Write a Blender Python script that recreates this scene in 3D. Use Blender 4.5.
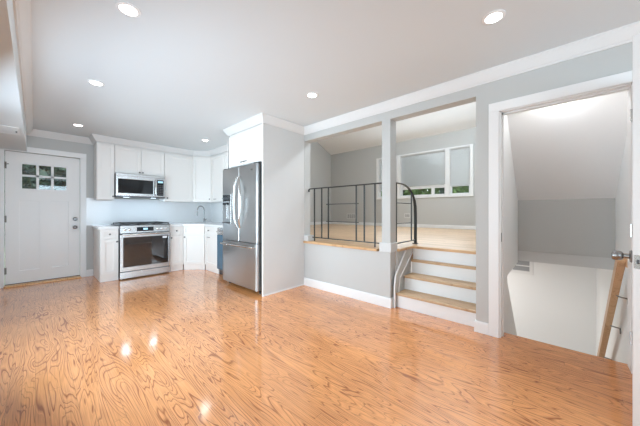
import bpy, bmesh, math, random
from mathutils import Vector, Matrix, noise

# ---------------------------------------------------------------- clear
for o in list(bpy.data.objects):
    bpy.data.objects.remove(o, do_unlink=True)
S = bpy.context.scene
COL = S.collection
PI = math.pi

# ---------------------------------------------------------------- camera
F_PX, CX, VP1, HZ, H = 260.0, 320.0, 35.0, 211.75, 1.13
YAW = math.atan((CX - VP1) / F_PX)
cd = bpy.data.cameras.new('camera')
cam = bpy.data.objects.new('camera', cd)
COL.objects.link(cam)
cam.location = (0, 0, H)
cam.rotation_euler = (PI / 2, 0, -YAW)
cd.sensor_width = 36.0
cd.lens = F_PX / 640.0 * 36.0
cd.shift_y = -(213.0 - HZ) / 640.0
cd.clip_start = 0.02
S.camera = cam

# ---------------------------------------------------------------- exposure, world, large lights
S.view_settings.view_transform = 'Standard'
S.view_settings.look = 'None'
S.view_settings.gamma = 1.0
S.view_settings.use_curve_mapping = False
S.view_settings.exposure = 0.05
S.cycles.use_denoising = True
S.cycles.max_bounces = 10
S.cycles.diffuse_bounces = 6
S.cycles.glossy_bounces = 6
S.cycles.transmission_bounces = 8
S.cycles.caustics_reflective = False
S.cycles.caustics_refractive = False
S.cycles.sample_clamp_indirect = 6.0

W = bpy.data.worlds.new('daylight')
S.world = W
W.use_nodes = True
wb = W.node_tree.nodes['Background']
wb.inputs[0].default_value = (0.86, 0.93, 1.0, 1)
wb.inputs[1].default_value = 3.4


def area(name, loc, aim, sx, sy, watts, col=(1, 1, 1)):
    l = bpy.data.lights.new(name, 'AREA')
    l.shape = 'RECTANGLE'
    l.size, l.size_y, l.energy, l.color = sx, sy, watts, col
    o = bpy.data.objects.new(name, l)
    COL.objects.link(o)
    o.location = loc
    o.rotation_euler = (Vector(aim) - Vector(loc)).to_track_quat('-Z', 'Y').to_euler()
    return o


# area lamps as daylight: unseen windows added to this room, and the upper window
DAY = (0.64, 0.835, 1.0)
area('added_window_light_rear', (1.2, -3.12, 1.45), (1.2, 2.5, 1.6), 2.3, 1.5, 80, DAY)
area('added_window_light_side', (-0.38, -1.6, 1.30), (2.2, -0.9, 2.2), 1.7, 1.2, 3, DAY)
area('added_window_light_left', (-0.38, 3.1, 1.02), (2.8, 4.3, 1.05), 3.6, 1.3, 97, DAY)
area('window_light_upper', (7.30, 2.9, 2.1), (3.0, 2.9, 1.9), 2.6, 1.2, 40, (0.74, 0.89, 1.0))

# ---------------------------------------------------------------- materials


def new_mat(name):
    m = bpy.data.materials.new(name)
    m.use_nodes = True
    nt = m.node_tree
    b = nt.nodes['Principled BSDF']
    return m, nt, b


def paint(name, col, rough=0.5, metal=0.0, bump=0.0, scale=60, var=0.02, spec=0.5, coat=0.0):
    m, nt, b = new_mat(name)
    tc = nt.nodes.new('ShaderNodeTexCoord')
    n = nt.nodes.new('ShaderNodeTexNoise')
    n.inputs['Scale'].default_value = scale
    n.inputs['Detail'].default_value = 3
    nt.links.new(tc.outputs['Object'], n.inputs['Vector'])
    mx = nt.nodes.new('ShaderNodeMix')
    mx.data_type = 'RGBA'
    mx.inputs['A'].default_value = (*[c * (1 - var) for c in col], 1)
    mx.inputs['B'].default_value = (*[min(1, c * (1 + var)) for c in col], 1)
    nt.links.new(n.outputs['Fac'], mx.inputs['Factor'])
    nt.links.new(mx.outputs['Result'], b.inputs['Base Color'])
    b.inputs['Roughness'].default_value = rough
    b.inputs['Metallic'].default_value = metal
    b.inputs['Specular IOR Level'].default_value = spec
    b.inputs['Coat Weight'].default_value = coat
    if bump:
        bp = nt.nodes.new('ShaderNodeBump')
        bp.inputs['Strength'].default_value = bump
        bp.inputs['Distance'].default_value = 0.002
        nt.links.new(n.outputs['Fac'], bp.inputs['Height'])
        nt.links.new(bp.outputs['Normal'], b.inputs['Normal'])
    return m


def emit(name, col, strength):
    m, nt, b = new_mat(name)
    b.inputs['Base Color'].default_value = (*col, 1)
    b.inputs['Emission Color'].default_value = (*col, 1)
    b.inputs['Emission Strength'].default_value = strength
    return m


def brushed(name, col, rough, axis_scale):
    m, nt, b = new_mat(name)
    tc = nt.nodes.new('ShaderNodeTexCoord')
    mp = nt.nodes.new('ShaderNodeMapping')
    mp.inputs['Scale'].default_value = axis_scale
    n = nt.nodes.new('ShaderNodeTexNoise')
    n.inputs['Scale'].default_value = 1.0
    n.inputs['Detail'].default_value = 4
    nt.links.new(tc.outputs['Object'], mp.inputs['Vector'])
    nt.links.new(mp.outputs['Vector'], n.inputs['Vector'])
    r = nt.nodes.new('ShaderNodeMapRange')
    r.inputs['To Min'].default_value = rough * 0.94
    r.inputs['To Max'].default_value = rough * 1.06
    nt.links.new(n.outputs['Fac'], r.inputs['Value'])
    nt.links.new(r.outputs['Result'], b.inputs['Roughness'])
    mx = nt.nodes.new('ShaderNodeMix')
    mx.data_type = 'RGBA'
    mx.inputs['A'].default_value = (*[c * .98 for c in col], 1)
    mx.inputs['B'].default_value = (*[c * 1.02 for c in col], 1)
    nt.links.new(n.outputs['Fac'], mx.inputs['Factor'])
    nt.links.new(mx.outputs['Result'], b.inputs['Base Color'])
    b.inputs['Metallic'].default_value = 1.0
    return m


def glass_mat(name, tint, rough=0.0, mixf=0.12):
    m, nt, b = new_mat(name)
    out = nt.nodes['Material Output']
    tr = nt.nodes.new('ShaderNodeBsdfTransparent')
    tr.inputs[0].default_value = (*tint, 1)
    gl = nt.nodes.new('ShaderNodeBsdfGlossy')
    gl.inputs['Roughness'].default_value = rough
    gl.inputs['Color'].default_value = (1, 1, 1, 1)
    fr = nt.nodes.new('ShaderNodeFresnel')
    fr.inputs['IOR'].default_value = 1.5
    mx = nt.nodes.new('ShaderNodeMixShader')
    nt.links.new(fr.outputs[0], mx.inputs[0])
    nt.links.new(tr.outputs[0], mx.inputs[1])
    nt.links.new(gl.outputs[0], mx.inputs[2])
    nt.links.new(mx.outputs[0], out.inputs[0])
    return m


def wood(name, cols, plank_w, plank_l, band, xs, ys, rough, coat, along='Y', seam=0.55, tone=0.12, contrast=1.0):
    """strip boards whose flat-sawn grain is drawn by contour bands of a stretched noise field"""
    m, nt, b = new_mat(name)
    N, L = nt.nodes, nt.links

    def math_(op, a, bb=None, c=None):
        n = N.new('ShaderNodeMath')
        n.operation = op
        for i, v in enumerate((a, bb, c)):
            if v is None:
                continue
            if isinstance(v, (int, float)):
                n.inputs[i].default_value = v
            else:
                L.new(v, n.inputs[i])
        return n.outputs[0]
    tc = N.new('ShaderNodeTexCoord')
    sp = N.new('ShaderNodeSeparateXYZ')
    L.new(tc.outputs['Object'], sp.inputs[0])
    ax, ay = (sp.outputs['X'], sp.outputs['Y']) if along == 'Y' else (sp.outputs['Y'], sp.outputs['X'])
    row = math_('FLOOR', math_('DIVIDE', ax, plank_w))
    wn = N.new('ShaderNodeTexWhiteNoise')
    wn.noise_dimensions = '1D'
    L.new(row, wn.inputs['W'])
    off = math_('MULTIPLY', wn.outputs['Value'], 7.3)
    yy = math_('ADD', ay, off)
    cell = math_('FLOOR', math_('DIVIDE', yy, plank_l))
    wn2 = N.new('ShaderNodeTexWhiteNoise')
    wn2.noise_dimensions = '2D'
    cv = N.new('ShaderNodeCombineXYZ')
    L.new(row, cv.inputs[0])
    L.new(cell, cv.inputs[1])
    L.new(cv.outputs[0], wn2.inputs['Vector'])
    rnd = wn2.outputs['Value']
    # grain field: wide wandering contours (they run on over neighbouring strips, jogged a little at each)
    gx = math_('MULTIPLY', ax, xs)
    gy = math_('ADD', math_('MULTIPLY', ay, ys), math_('MULTIPLY', rnd, 0.16))
    gv = N.new('ShaderNodeCombineXYZ')
    L.new(gx, gv.inputs[0])
    L.new(gy, gv.inputs[1])
    L.new(math_('MULTIPLY', rnd, 0.10), gv.inputs[2])
    ns = N.new('ShaderNodeTexNoise')
    ns.inputs['Scale'].default_value = 1.0
    ns.inputs['Detail'].default_value = 2.2
    ns.inputs['Roughness'].default_value = 0.45
    ns.inputs['Distortion'].default_value = 0.5
    L.new(gv.outputs[0], ns.inputs['Vector'])
    fr = math_('FRACT', math_('MULTIPLY', ns.outputs['Fac'], band))
    rp = N.new('ShaderNodeValToRGB')
    e = rp.color_ramp.elements
    e[0].position, e[0].color = 0.0, (0.22, 0.22, 0.22, 1)
    e[1].position, e[1].color = 1.0, (0.0, 0.0, 0.0, 1)
    for p, v in ((0.55, 0.06), (0.74, 0.35), (0.84, 0.8), (0.93, 0.25)):
        k = e.new(p)
        k.color = (v, v, v, 1)
    L.new(fr, rp.inputs[0])
    # fine pores
    pv = N.new('ShaderNodeCombineXYZ')
    L.new(math_('MULTIPLY', ax, 190.0), pv.inputs[0])
    L.new(math_('MULTIPLY', yy, 5.0), pv.inputs[1])
    pn = N.new('ShaderNodeTexNoise')
    pn.inputs['Scale'].default_value = 1.0
    pn.inputs['Detail'].default_value = 2
    L.new(pv.outputs[0], pn.inputs['Vector'])
    big = N.new('ShaderNodeTexNoise')
    big.inputs['Scale'].default_value = 2.2
    big.inputs['Detail'].default_value = 1
    L.new(tc.outputs['Object'], big.inputs['Vector'])
    lev = math_('MULTIPLY', math_('MULTIPLY', rp.outputs['Color'], math_('MULTIPLY_ADD', big.outputs['Fac'], 1.9, -0.15)), contrast)
    lev = math_('ADD', lev, math_('MULTIPLY', math_('SUBTRACT', pn.outputs['Fac'], 0.5), 0.62 * contrast))
    mx = N.new('ShaderNodeMix')
    mx.data_type = 'RGBA'
    mx.clamp_factor = True
    mx.inputs['A'].default_value = (*cols[0], 1)
    mx.inputs['B'].default_value = (*cols[1], 1)
    L.new(lev, mx.inputs['Factor'])
    # strip to strip tone
    tn = N.new('ShaderNodeMix')
    tn.data_type = 'RGBA'
    tn.blend_type = 'MULTIPLY'
    tn.inputs['Factor'].default_value = 1.0
    L.new(mx.outputs['Result'], tn.inputs['A'])
    t = math_('MULTIPLY_ADD', rnd, tone, 1.0 - tone * 0.5)
    tcol = N.new('ShaderNodeCombineColor')
    L.new(t, tcol.inputs[0])
    L.new(math_('MULTIPLY_ADD', rnd, tone * 1.25, 1.0 - tone * 0.62), tcol.inputs[1])
    L.new(math_('MULTIPLY_ADD', rnd, tone * 1.5, 1.0 - tone * 0.75), tcol.inputs[2])
    L.new(tcol.outputs[0], tn.inputs['B'])
    # seams
    fx = math_('FRACT', math_('DIVIDE', ax, plank_w))
    s1 = math_('LESS_THAN', fx, 0.0016 / plank_w)
    fy = math_('FRACT', math_('DIVIDE', yy, plank_l))
    s2 = math_('LESS_THAN', fy, 0.0018 / plank_l)
    sm = math_('MULTIPLY', math_('MAXIMUM', s1, s2), seam)
    sx = N.new('ShaderNodeMix')
    sx.data_type = 'RGBA'
    L.new(sm, sx.inputs['Factor'])
    L.new(tn.outputs['Result'], sx.inputs['A'])
    sx.inputs['B'].default_value = (*[c * 0.35 for c in cols[1]], 1)
    L.new(sx.outputs['Result'], b.inputs['Base Color'])
    b.inputs['Roughness'].default_value = rough
    b.inputs['Coat Weight'].default_value = coat
    b.inputs['Coat Roughness'].default_value = 0.125
    b.inputs['Coat IOR'].default_value = 1.8
    b.inputs['Specular IOR Level'].default_value = 0.15
    bp = N.new('ShaderNodeBump')
    bp.inputs['Strength'].default_value = 0.10
    bp.inputs['Distance'].default_value = 0.0015
    L.new(rnd, bp.inputs['Height'])
    wv = N.new('ShaderNodeTexNoise')
    wv.inputs['Scale'].default_value = 5.0
    wv.inputs['Detail'].default_value = 1
    L.new(tc.outputs['Object'], wv.inputs['Vector'])
    bp2 = N.new('ShaderNodeBump')
    bp2.inputs['Strength'].default_value = 0.05
    bp2.inputs['Distance'].default_value = 0.01
    L.new(wv.outputs['Fac'], bp2.inputs['Height'])
    L.new(bp2.outputs['Normal'], b.inputs['Coat Normal'])
    return m


M = {}
M['floor'] = wood('red_oak_floor', ((0.86, 0.365, 0.130), (0.34, 0.090, 0.020)), 0.057, 1.15, 22.0, 7.5, 0.85, 0.36, 1.0, contrast=1.6)
M['upfloor'] = wood('pale_oak_floor', ((0.72, 0.48, 0.29), (0.46, 0.27, 0.14)), 0.083, 1.2, 6.0, 5.0, 0.8, 0.35, 0.3, tone=0.2)
M['tread'] = wood('raw_oak_tread', ((0.60, 0.41, 0.25), (0.38, 0.22, 0.11)), 0.30, 3.0, 8.0, 9.0, 1.1, 0.45, 0.1, seam=0)
M['sill'] = wood('raw_oak_sill', ((0.66, 0.42, 0.23), (0.42, 0.21, 0.09)), 0.5, 5.0, 8.0, 12.0, 1.1, 0.4, 0.15, seam=0)
M['railwood'] = wood('oak_handrail', ((0.66, 0.42, 0.24), (0.46, 0.25, 0.12)), 0.5, 5.0, 7.0, 9.0, 14.0, 0.4, 0.15, along='X', seam=0)
M['threshold'] = wood('oak_threshold', ((0.70, 0.40, 0.16), (0.44, 0.20, 0.06)), 0.5, 5.0, 8.0, 1.1, 12.0, 0.35, 0.3, along='X', seam=0)
M['ceiling'] = paint('ceiling_white', (0.655, 0.688, 0.70), 0.9, bump=0.05, scale=200, var=0.01)  # cool tint in the paint cancels warm light bounced off the floor
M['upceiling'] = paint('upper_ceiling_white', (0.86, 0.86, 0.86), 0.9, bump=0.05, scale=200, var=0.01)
M['crown'] = paint('crown_white', (0.71, 0.705, 0.695), 0.5, var=0.008)
M['wall'] = paint('wall_light_grey', (0.505, 0.505, 0.49), 0.6, bump=0.06, scale=260, var=0.012)
M['panel'] = paint('panel_pale_grey', (0.62, 0.62, 0.61), 0.5, var=0.008)
M['well'] = paint('stairwell_off_white', (0.84, 0.845, 0.84), 0.7, bump=0.06, scale=260, var=0.012)
M['trim'] = paint('trim_white', (0.80, 0.80, 0.795), 0.35, var=0.008)
M['cab'] = paint('cabinet_white', (0.82, 0.795, 0.765), 0.35, var=0.008)
M['door'] = paint('door_white', (0.82, 0.81, 0.795), 0.4, var=0.008)
M['quartz'] = paint('counter_white_quartz', (0.84, 0.84, 0.84), 0.12, scale=9, var=0.02)
M['tile'] = paint('backsplash_white', (0.76, 0.765, 0.77), 0.12, scale=5, var=0.015)
M['steel'] = brushed('stainless_steel', (0.60, 0.60, 0.60), 0.26, (2, 2, 220))
M['steelh'] = brushed('stainless_steel_fridge', (0.50, 0.50, 0.50), 0.30, (220, 220, 2))
M['chrome'] = paint('satin_nickel', (0.62, 0.61, 0.59), 0.22, metal=1.0)
M['bracket'] = paint('brushed_bracket', (0.30, 0.29, 0.28), 0.35, metal=1.0)
M['darksteel'] = paint('dark_steel', (0.12, 0.12, 0.125), 0.4, metal=0.8)
M['faucet'] = paint('brushed_nickel', (0.33, 0.33, 0.33), 0.25, metal=1.0)
M['mwglass'] = paint('microwave_black_glass', (0.012, 0.012, 0.013), 0.06, spec=0.35)
M['black'] = paint('black_enamel', (0.012, 0.012, 0.014), 0.25)
M['iron'] = paint('black_iron', (0.02, 0.022, 0.022), 0.38)
M['ovenglass'] = paint('oven_black_glass', (0.010, 0.010, 0.011), 0.03, spec=0.9, coat=1.0)
M['display'] = paint('black_display', (0.015, 0.017, 0.02), 0.1)
M['readout'] = emit('display_readout', (0.45, 0.75, 0.9), 0.5)
M['bluefront'] = paint('dishwasher_blue', (0.055, 0.12, 0.18), 0.25)
M['sticker'] = paint('white_sticker', (0.85, 0.86, 0.88), 0.5)
M['vent'] = paint('vent_white', (0.72, 0.72, 0.71), 0.45)
M['slot'] = paint('vent_dark', (0.22, 0.22, 0.225), 0.7)
M['ventgrey'] = paint('vent_grey', (0.36, 0.37, 0.38), 0.5)
M['hinge'] = paint('bronze_hinge', (0.16, 0.14, 0.12), 0.4, metal=0.8)
M['knob'] = paint('pewter_knob', (0.16, 0.155, 0.15), 0.3, metal=1.0)
M['lamp'] = emit('downlight_glow', (1.0, 0.98, 0.95), 9.0)
M['lampblue'] = emit('hood_lamp_glow', (0.72, 0.88, 1.0), 8.0)
M['glass'] = glass_mat('window_glass', (0.96, 0.98, 0.97))
M['leaf'] = paint('leaf_green', (0.13, 0.22, 0.05), 0.5, scale=4, var=0.6)
M['leafdark'] = paint('leaf_dark_green', (0.035, 0.065, 0.04), 0.45, scale=4, var=0.5)
M['lawn'] = paint('lawn_green', (0.08, 0.13, 0.04), 0.9, scale=8, var=0.4)
M['concrete'] = paint('lower_floor_grey', (0.55, 0.54, 0.52), 0.7, var=0.05)
mb_, nt_, b_ = new_mat('blind_white')
b_.inputs['Base Color'].default_value = (0.74, 0.74, 0.75, 1)
b_.inputs['Roughness'].default_value = 0.5
b_.inputs['Base Color'].default_value = (0.88, 0.88, 0.88, 1)
_t = nt_.nodes.new('ShaderNodeBsdfTranslucent')
_t.inputs[0].default_value = (0.93, 0.93, 0.93, 1)
_m = nt_.nodes.new('ShaderNodeMixShader')
_m.inputs[0].default_value = 0.72
nt_.links.new(b_.outputs[0], _m.inputs[1])
nt_.links.new(_t.outputs[0], _m.inputs[2])
nt_.links.new(_m.outputs[0], nt_.nodes['Material Output'].inputs[0])
M['blind'] = mb_

# ---------------------------------------------------------------- mesh helpers


class MB:
    def __init__(s):
        s.bm = bmesh.new()

    def box(s, x0, x1, y0, y1, z0, z1, bev=0.0, mat=None):
        bm = s.bm
        xs, ys, zs = sorted((x0, x1)), sorted((y0, y1)), sorted((z0, z1))
        v = [bm.verts.new((x, y, z)) for x in xs for y in ys for z in zs]
        idx = ((0, 1, 3, 2), (4, 6, 7, 5), (0, 4, 5, 1), (2, 3, 7, 6), (0, 2, 6, 4), (1, 5, 7, 3))
        fs = [bm.faces.new([v[i] for i in q]) for q in idx]
        if bev:
            es = list({e for f in fs for e in f.edges})
            r = bmesh.ops.bevel(bm, geom=es, offset=bev, segments=2, affect='EDGES', profile=0.5)
            v = list({w for f in r['faces'] for w in f.verts} | {w for w in v if w.is_valid})
        if mat is not None:
            vv = {w for w in v if w.is_valid}
            for w in list(vv):
                for f in w.link_faces:
                    vv.update(f.verts)
            for w in vv:
                w.co = mat @ w.co
        return s

    def prism(s, pts, a0, a1, axis='z', mat=None):
        """polygon pts in the two other axes, extruded a0..a1 along axis"""
        def P(u, v, w):
            p = {'z': (u, v, w), 'y': (u, w, v), 'x': (w, u, v)}[axis]
            return mat @ Vector(p) if mat is not None else p
        bm = s.bm
        lo = [bm.verts.new(P(u, v, a0)) for u, v in pts]
        hi = [bm.verts.new(P(u, v, a1)) for u, v in pts]
        n = len(pts)
        bm.faces.new(lo[::-1])
        bm.faces.new(hi)
        for i in range(n):
            bm.faces.new((lo[i], lo[(i + 1) % n], hi[(i + 1) % n], hi[i]))
        return s

    def tube(s, pts, r, seg=10, caps=True, flat=None):
        """round tube along pts; r a number or list; flat=(rx,ry) gives an oval"""
        bm = s.bm
        pts = [Vector(p) for p in pts]
        n = len(pts)
        rs = r if isinstance(r, (list, tuple)) else [r] * n
        up = None
        rings = []
        for i, p in enumerate(pts):
            t = (pts[min(i + 1, n - 1)] - pts[max(i - 1, 0)]).normalized()
            if up is None:
                up = Vector((0, 0, 1)) if abs(t.z) < 0.9 else Vector((0, 1, 0))
            a = t.cross(up)
            if a.length < 1e-5:
                a = t.cross(Vector((1, 0, 0)))
            a.normalize()
            b = a.cross(t).normalized()
            up = b
            ka, kb = flat if flat else (1, 1)
            rings.append([bm.verts.new(p + a * math.cos(q) * rs[i] * ka + b * math.sin(q) * rs[i] * kb)
                          for q in (2 * PI * k / seg for k in range(seg))])
        for i in range(n - 1):
            for k in range(seg):
                bm.faces.new((rings[i][k], rings[i][(k + 1) % seg], rings[i + 1][(k + 1) % seg], rings[i + 1][k]))
        if caps:
            bm.faces.new(rings[0][::-1])
            bm.faces.new(rings[-1])
        return s

    def cyl(s, p0, p1, r, seg=20):
        return s.tube([p0, p1], r, seg)

    def lathe(s, prof, origin, axis, seg=20):
        """prof = [(dist along axis, radius)]"""
        ax = Vector(axis).normalized()
        o = Vector(origin)
        return s.tube_prof([(o + ax * d, r) for d, r in prof], ax, seg)

    def tube_prof(s, pr, ax, seg):
        bm = s.bm
        u = ax.cross(Vector((0, 0, 1)))
        if u.length < 1e-4:
            u = Vector((1, 0, 0))
        u.normalize()
        w = ax.cross(u).normalized()
        rings = []
        for p, r in pr:
            r = max(r, 1e-4)
            rings.append([bm.verts.new(p + u * math.cos(q) * r + w * math.sin(q) * r)
                          for q in (2 * PI * k / seg for k in range(seg))])
        for i in range(len(rings) - 1):
            for k in range(seg):
                bm.faces.new((rings[i][k], rings[i][(k + 1) % seg], rings[i + 1][(k + 1) % seg], rings[i + 1][k]))
        bm.faces.new(rings[0][::-1])
        bm.faces.new(rings[-1])
        return s

    def build(s, name, mat, parent=None, smooth=False, world=True, kind=None, label=None):
        bm = s.bm
        if parent is not None and world:
            mi = parent['_mi'] if False else WORLD[parent.name].inverted()
            bmesh.ops.transform(bm, matrix=mi, verts=bm.verts)
        bmesh.ops.recalc_face_normals(bm, faces=bm.faces)
        me = bpy.data.meshes.new(name)
        bm.to_mesh(me)
        bm.free()
        if smooth:
            me.polygons.foreach_set('use_smooth', [True] * len(me.polygons))
            try:
                me.set_sharp_from_angle(angle=math.radians(40))
            except Exception:
                pass
        o = bpy.data.objects.new(name, me)
        COL.objects.link(o)
        me.materials.append(M[mat] if isinstance(mat, str) else mat)
        WORLD[o.name] = Matrix.Identity(4)
        if parent is not None:
            o.parent = parent
            WORLD[o.name] = WORLD[parent.name].copy()
        if kind:
            o['kind'] = kind
        if label:
            o['label'] = label
        return o


WORLD = {}


def thing(name, label, cat, loc=(0, 0, 0), rz=0.0, group=None):
    o = bpy.data.objects.new(name, None)
    COL.objects.link(o)
    o.empty_display_size = 0.1
    o.location = loc
    o.rotation_euler = (0, 0, rz)
    o['label'] = label
    o['category'] = cat
    if group:
        o['group'] = group
    WORLD[o.name] = Matrix.Translation(Vector(loc)) @ Matrix.Rotation(rz, 4, 'Z')
    return o


def struct_empty(name, loc=(0, 0, 0), rz=0.0):
    o = bpy.data.objects.new(name, None)
    COL.objects.link(o)
    o.empty_display_size = 0.1
    o.location = loc
    o.rotation_euler = (0, 0, rz)
    o['kind'] = 'structure'
    WORLD[o.name] = Matrix.Translation(Vector(loc)) @ Matrix.Rotation(rz, 4, 'Z')
    return o


def tag(o, label, cat, group=None):
    o['label'] = label
    o['category'] = cat
    if group:
        o['group'] = group
    return o


def struct(name, mb, mat, parent=None, smooth=False):
    return mb.build(name, mat, parent, smooth=smooth, kind='structure' if parent is None else None)


def sweep(mb, path, prof, side=1):
    """sweep a (out, z) profile along a level path; out is to the left of travel times side; mitred corners"""
    n = len(path)
    P = [Vector((x, y)) for x, y in path]
    secs = []
    for i in range(n):
        d0 = (P[i] - P[i - 1]).normalized() if i > 0 else None
        d1 = (P[i + 1] - P[i]).normalized() if i < n - 1 else None
        d0 = d0 or d1
        d1 = d1 or d0
        n0, n1 = Vector((-d0.y, d0.x)) * side, Vector((-d1.y, d1.x)) * side
        m = (n0 + n1)
        m = m / m.length_squared * 2 if m.length > 1e-6 else n0
        secs.append([mb.bm.verts.new((P[i].x + m.x * o, P[i].y + m.y * o, z)) for o, z in prof])
    k = len(prof)
    for i in range(n - 1):
        for j in range(k):
            mb.bm.faces.new((secs[i][j], secs[i][(j + 1) % k], secs[i + 1][(j + 1) % k], secs[i + 1][j]))
    mb.bm.faces.new(secs[0][::-1])
    mb.bm.faces.new(secs[-1])
    return mb


# ---------------------------------------------------------------- the setting
CZ = 2.415            # ceiling of the main room
XR = 2.81             # face of the right wall
XB = 2.94             # its back
YB = 6.07             # door / kitchen wall
YN = -3.2             # wall behind the camera
XL = -0.42            # left wall
UF = 0.68             # upper floor level
XF = 7.45             # far wall of the upper room

struct('floor', MB().box(XL - .1, 2.962, YN - .1, YB + .1, -0.03, 0.0), 'floor')
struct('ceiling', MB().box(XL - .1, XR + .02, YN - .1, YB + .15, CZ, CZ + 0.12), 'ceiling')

# left wall with two unseen windows added as daylight sources, and the dropped beam that runs along it
w = MB()
w.box(XL - .12, XL, YN, -2.5, 0, CZ).box(XL - .12, XL, -0.7, 0.2, 0, CZ).box(XL - .12, XL, 4.9, YB + .1, 0, CZ)
w.box(XL - .12, XL, 0.2, 4.9, 0, 0.25).box(XL - .12, XL, 0.2, 4.9, 1.98, CZ)
w.box(XL - .12, XL, -2.5, -0.7, 0, 0.7).box(XL - .12, XL, -2.5, -0.7, 2.1, CZ)
struct('wall_left', w, 'wall')
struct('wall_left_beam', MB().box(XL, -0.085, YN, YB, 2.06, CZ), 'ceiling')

# wall behind the camera with a wide window added as a daylight source
w = MB()
w.box(XL, 0.0, YN - .12, YN, 0, CZ).box(2.4, XB, YN - .12, YN, 0, CZ)
w.box(0.0, 2.4, YN - .12, YN, 0, 0.7).box(0.0, 2.4, YN - .12, YN, 2.2, CZ)
struct('wall_rear', w, 'wall')


def framed_window(name, x0, x1, z0, z1, plane, axis, nx):
    e = struct_empty(name)

    def bx(mb, a0, a1, b0, b1, d0, d1):
        if axis == 'y':
            mb.box(a0, a1, plane + d0, plane + d1, b0, b1)
        else:
            mb.box(plane + d0, plane + d1, a0, a1, b0, b1)
        return mb
    f = MB()
    t = 0.05
    bx(f, x0, x1, z0, z0 + t, -.05, .02)
    bx(f, x0, x1, z1 - t, z1, -.05, .02)
    for k in range(nx + 1):
        c = x0 + (x1 - x0 - t) * k / nx
        bx(f, c, c + t, z0 + t, z1 - t, -.05, .02)
    f.build('window_frame', 'trim', e)
    g = MB()
    bx(g, x0 + .01, x1 - .01, z0 + .01, z1 - .01, -.022, -.018)
    g.build('pane', 'glass', e)
    return e


framed_window('added_window_1', 0.0, 2.4, 0.7, 2.2, YN - .05, 'y', 3)  # unseen windows, added to give the daylight a source
framed_window('added_window_2', -2.5, -0.7, 0.7, 2.1, XL - .05, 'x', 2)
framed_window('added_window_4', 0.2, 4.9, 0.25, 1.98, XL - .05, 'x', 5)  # added out of view to brighten the kitchen and knee wall

# door wall / kitchen wall, with the door opening
dx0, dx1, dz = -0.312, 0.528, 2.052
w = MB()
w.box(XL - .1, dx0, YB, YB + .14, 0, CZ).box(dx1, XB, YB, YB + .14, 0, CZ).box(dx0, dx1, YB, YB + .14, dz, CZ)
struct('wall_back', w, 'wall')
# kitchen side wall (right wall, beyond the fridge panel)
struct('wall_kitchen_right', MB().box(XR, XB, 2.89, YB, 0, CZ + .1), 'wall')

# right wall: knee wall, post, pier, header, part over the stairwell door
PY0, PY1 = 1.447, 1.556      # post
OY = 0.567                   # right jamb of the step opening
JY, JR = 0.384, -0.395       # jambs of the stairwell doorway
w = MB()
w.box(XR, XB, PY0, 2.89, 0, UF - .03)
w.box(XR, XB + .015, PY0, PY1, UF - .03, 2.22)
w.box(XR, XB, JY, OY, 0, 2.22)
w.box(XR, XB, JR, 2.89, 2.22, 5.0)
w.box(XR, XB, JR, JY, 2.035, 2.22)
w.box(XR, XB, YN, JR, 0, 2.6)
struct('wall_right', w, 'wall')

# ---- upper room (half a flight up)
struct('floor_upper', MB().box(XB, 3.385, PY0, 6.24, UF - .2, UF).box(3.385, XF, OY, 6.24, UF - .2, UF), 'upfloor')
w = MB()
wy0, wy1, wz0, wz1 = 1.60, 4.26, 1.545, 2.84
w.box(XF, XF + .14, -0.6, wy0, -0.1, 3.6).box(XF, XF + .14, wy1, 6.4, -0.1, 3.6)
w.box(XF, XF + .14, wy0, wy1, -0.1, wz0).box(XF, XF + .14, wy0, wy1, wz1, 3.6)
struct('wall_upper_far', w, 'wall')
struct('wall_upper_left', MB().box(XR, XF + .14, 6.24, 6.36, UF - .2, 5.0), 'wall')
struct('wall_upper_right', MB().box(XB, XF, 0.50, OY - .002, UF - .19, 5.0), 'wall')
struct('wall_upper_near', MB().box(XR, XB, 2.89, 6.24, CZ + .1, 5.0), 'wall')
struct('ceiling_upper', MB().prism([(XF + .14, 3.187), (XF, 3.25), (5.3, 4.2175), (XR, 4.0), (XR, 4.2), (5.3, 4.45), (XF + .14, 3.45)], 0.4, 6.4, 'y'), 'upceiling')

# ---- steps between the two rooms
e = struct_empty('trim_steps', (XR, 1.0, 0))
SY0, SY1 = OY - .01, 1.405
noses = (2.878, 3.085, 3.29)
risers = (2.902, 3.108, 3.313, 3.36)
for k in range(4):
    zt = 0.17 * (k + 1) - (0.028 if k < 3 else 0.03)
    x0 = risers[k]
    MB().box(x0, x0 + .02, SY0, SY1, 0.0 if k == 0 else 0.17 * k, zt).build('riser', 'trim', e)
    if k < 3:
        m_ = MB().box(noses[k], risers[k + 1] + .002, SY0, SY1, zt, 0.17 * (k + 1), 0.006)
        m_.build('tread', 'tread', e)
MB().box(3.335, 3.42, SY0, PY0 - .0, UF - .03, UF + .0015, 0.005).build('nosing', 'sill', e)
# white skirt along the stair's left side
oa = [(2.845, 0.0), (2.845, 0.25), (2.872, 0.375), (3.15, 0.645)]
ib = [(3.40, 0.645), (3.36, 0.60), (2.985, 0.33), (2.955, 0.20), (2.955, 0.0)]
MB().prism(oa + ib, SY1 + .006, SY1 + .018, 'y').build('skirt_board', 'wall', e)
MB().tube([(x, SY1 + .006, z) for x, z in oa], 0.010, 6).build('skirt_moulding', 'trim', e)
MB().tube([(x, SY1 + .006, z) for x, z in ib], 0.010, 6).build('skirt_moulding', 'trim', e)
MB().box(2.945, 3.34, SY1 + .018, PY0, 0, UF - .03).box(2.83, 2.945, SY1 + .018, PY0 - .001, 0, .1).build('stair_side', 'wall', e)
# wood nosing along the side of the step opening, between post and upper floor
MB().box(2.955, 3.345, SY1 - .006, PY0 + .012, UF - .03, UF + .0015, 0.005).build('side_nosing', 'sill', e)

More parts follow.
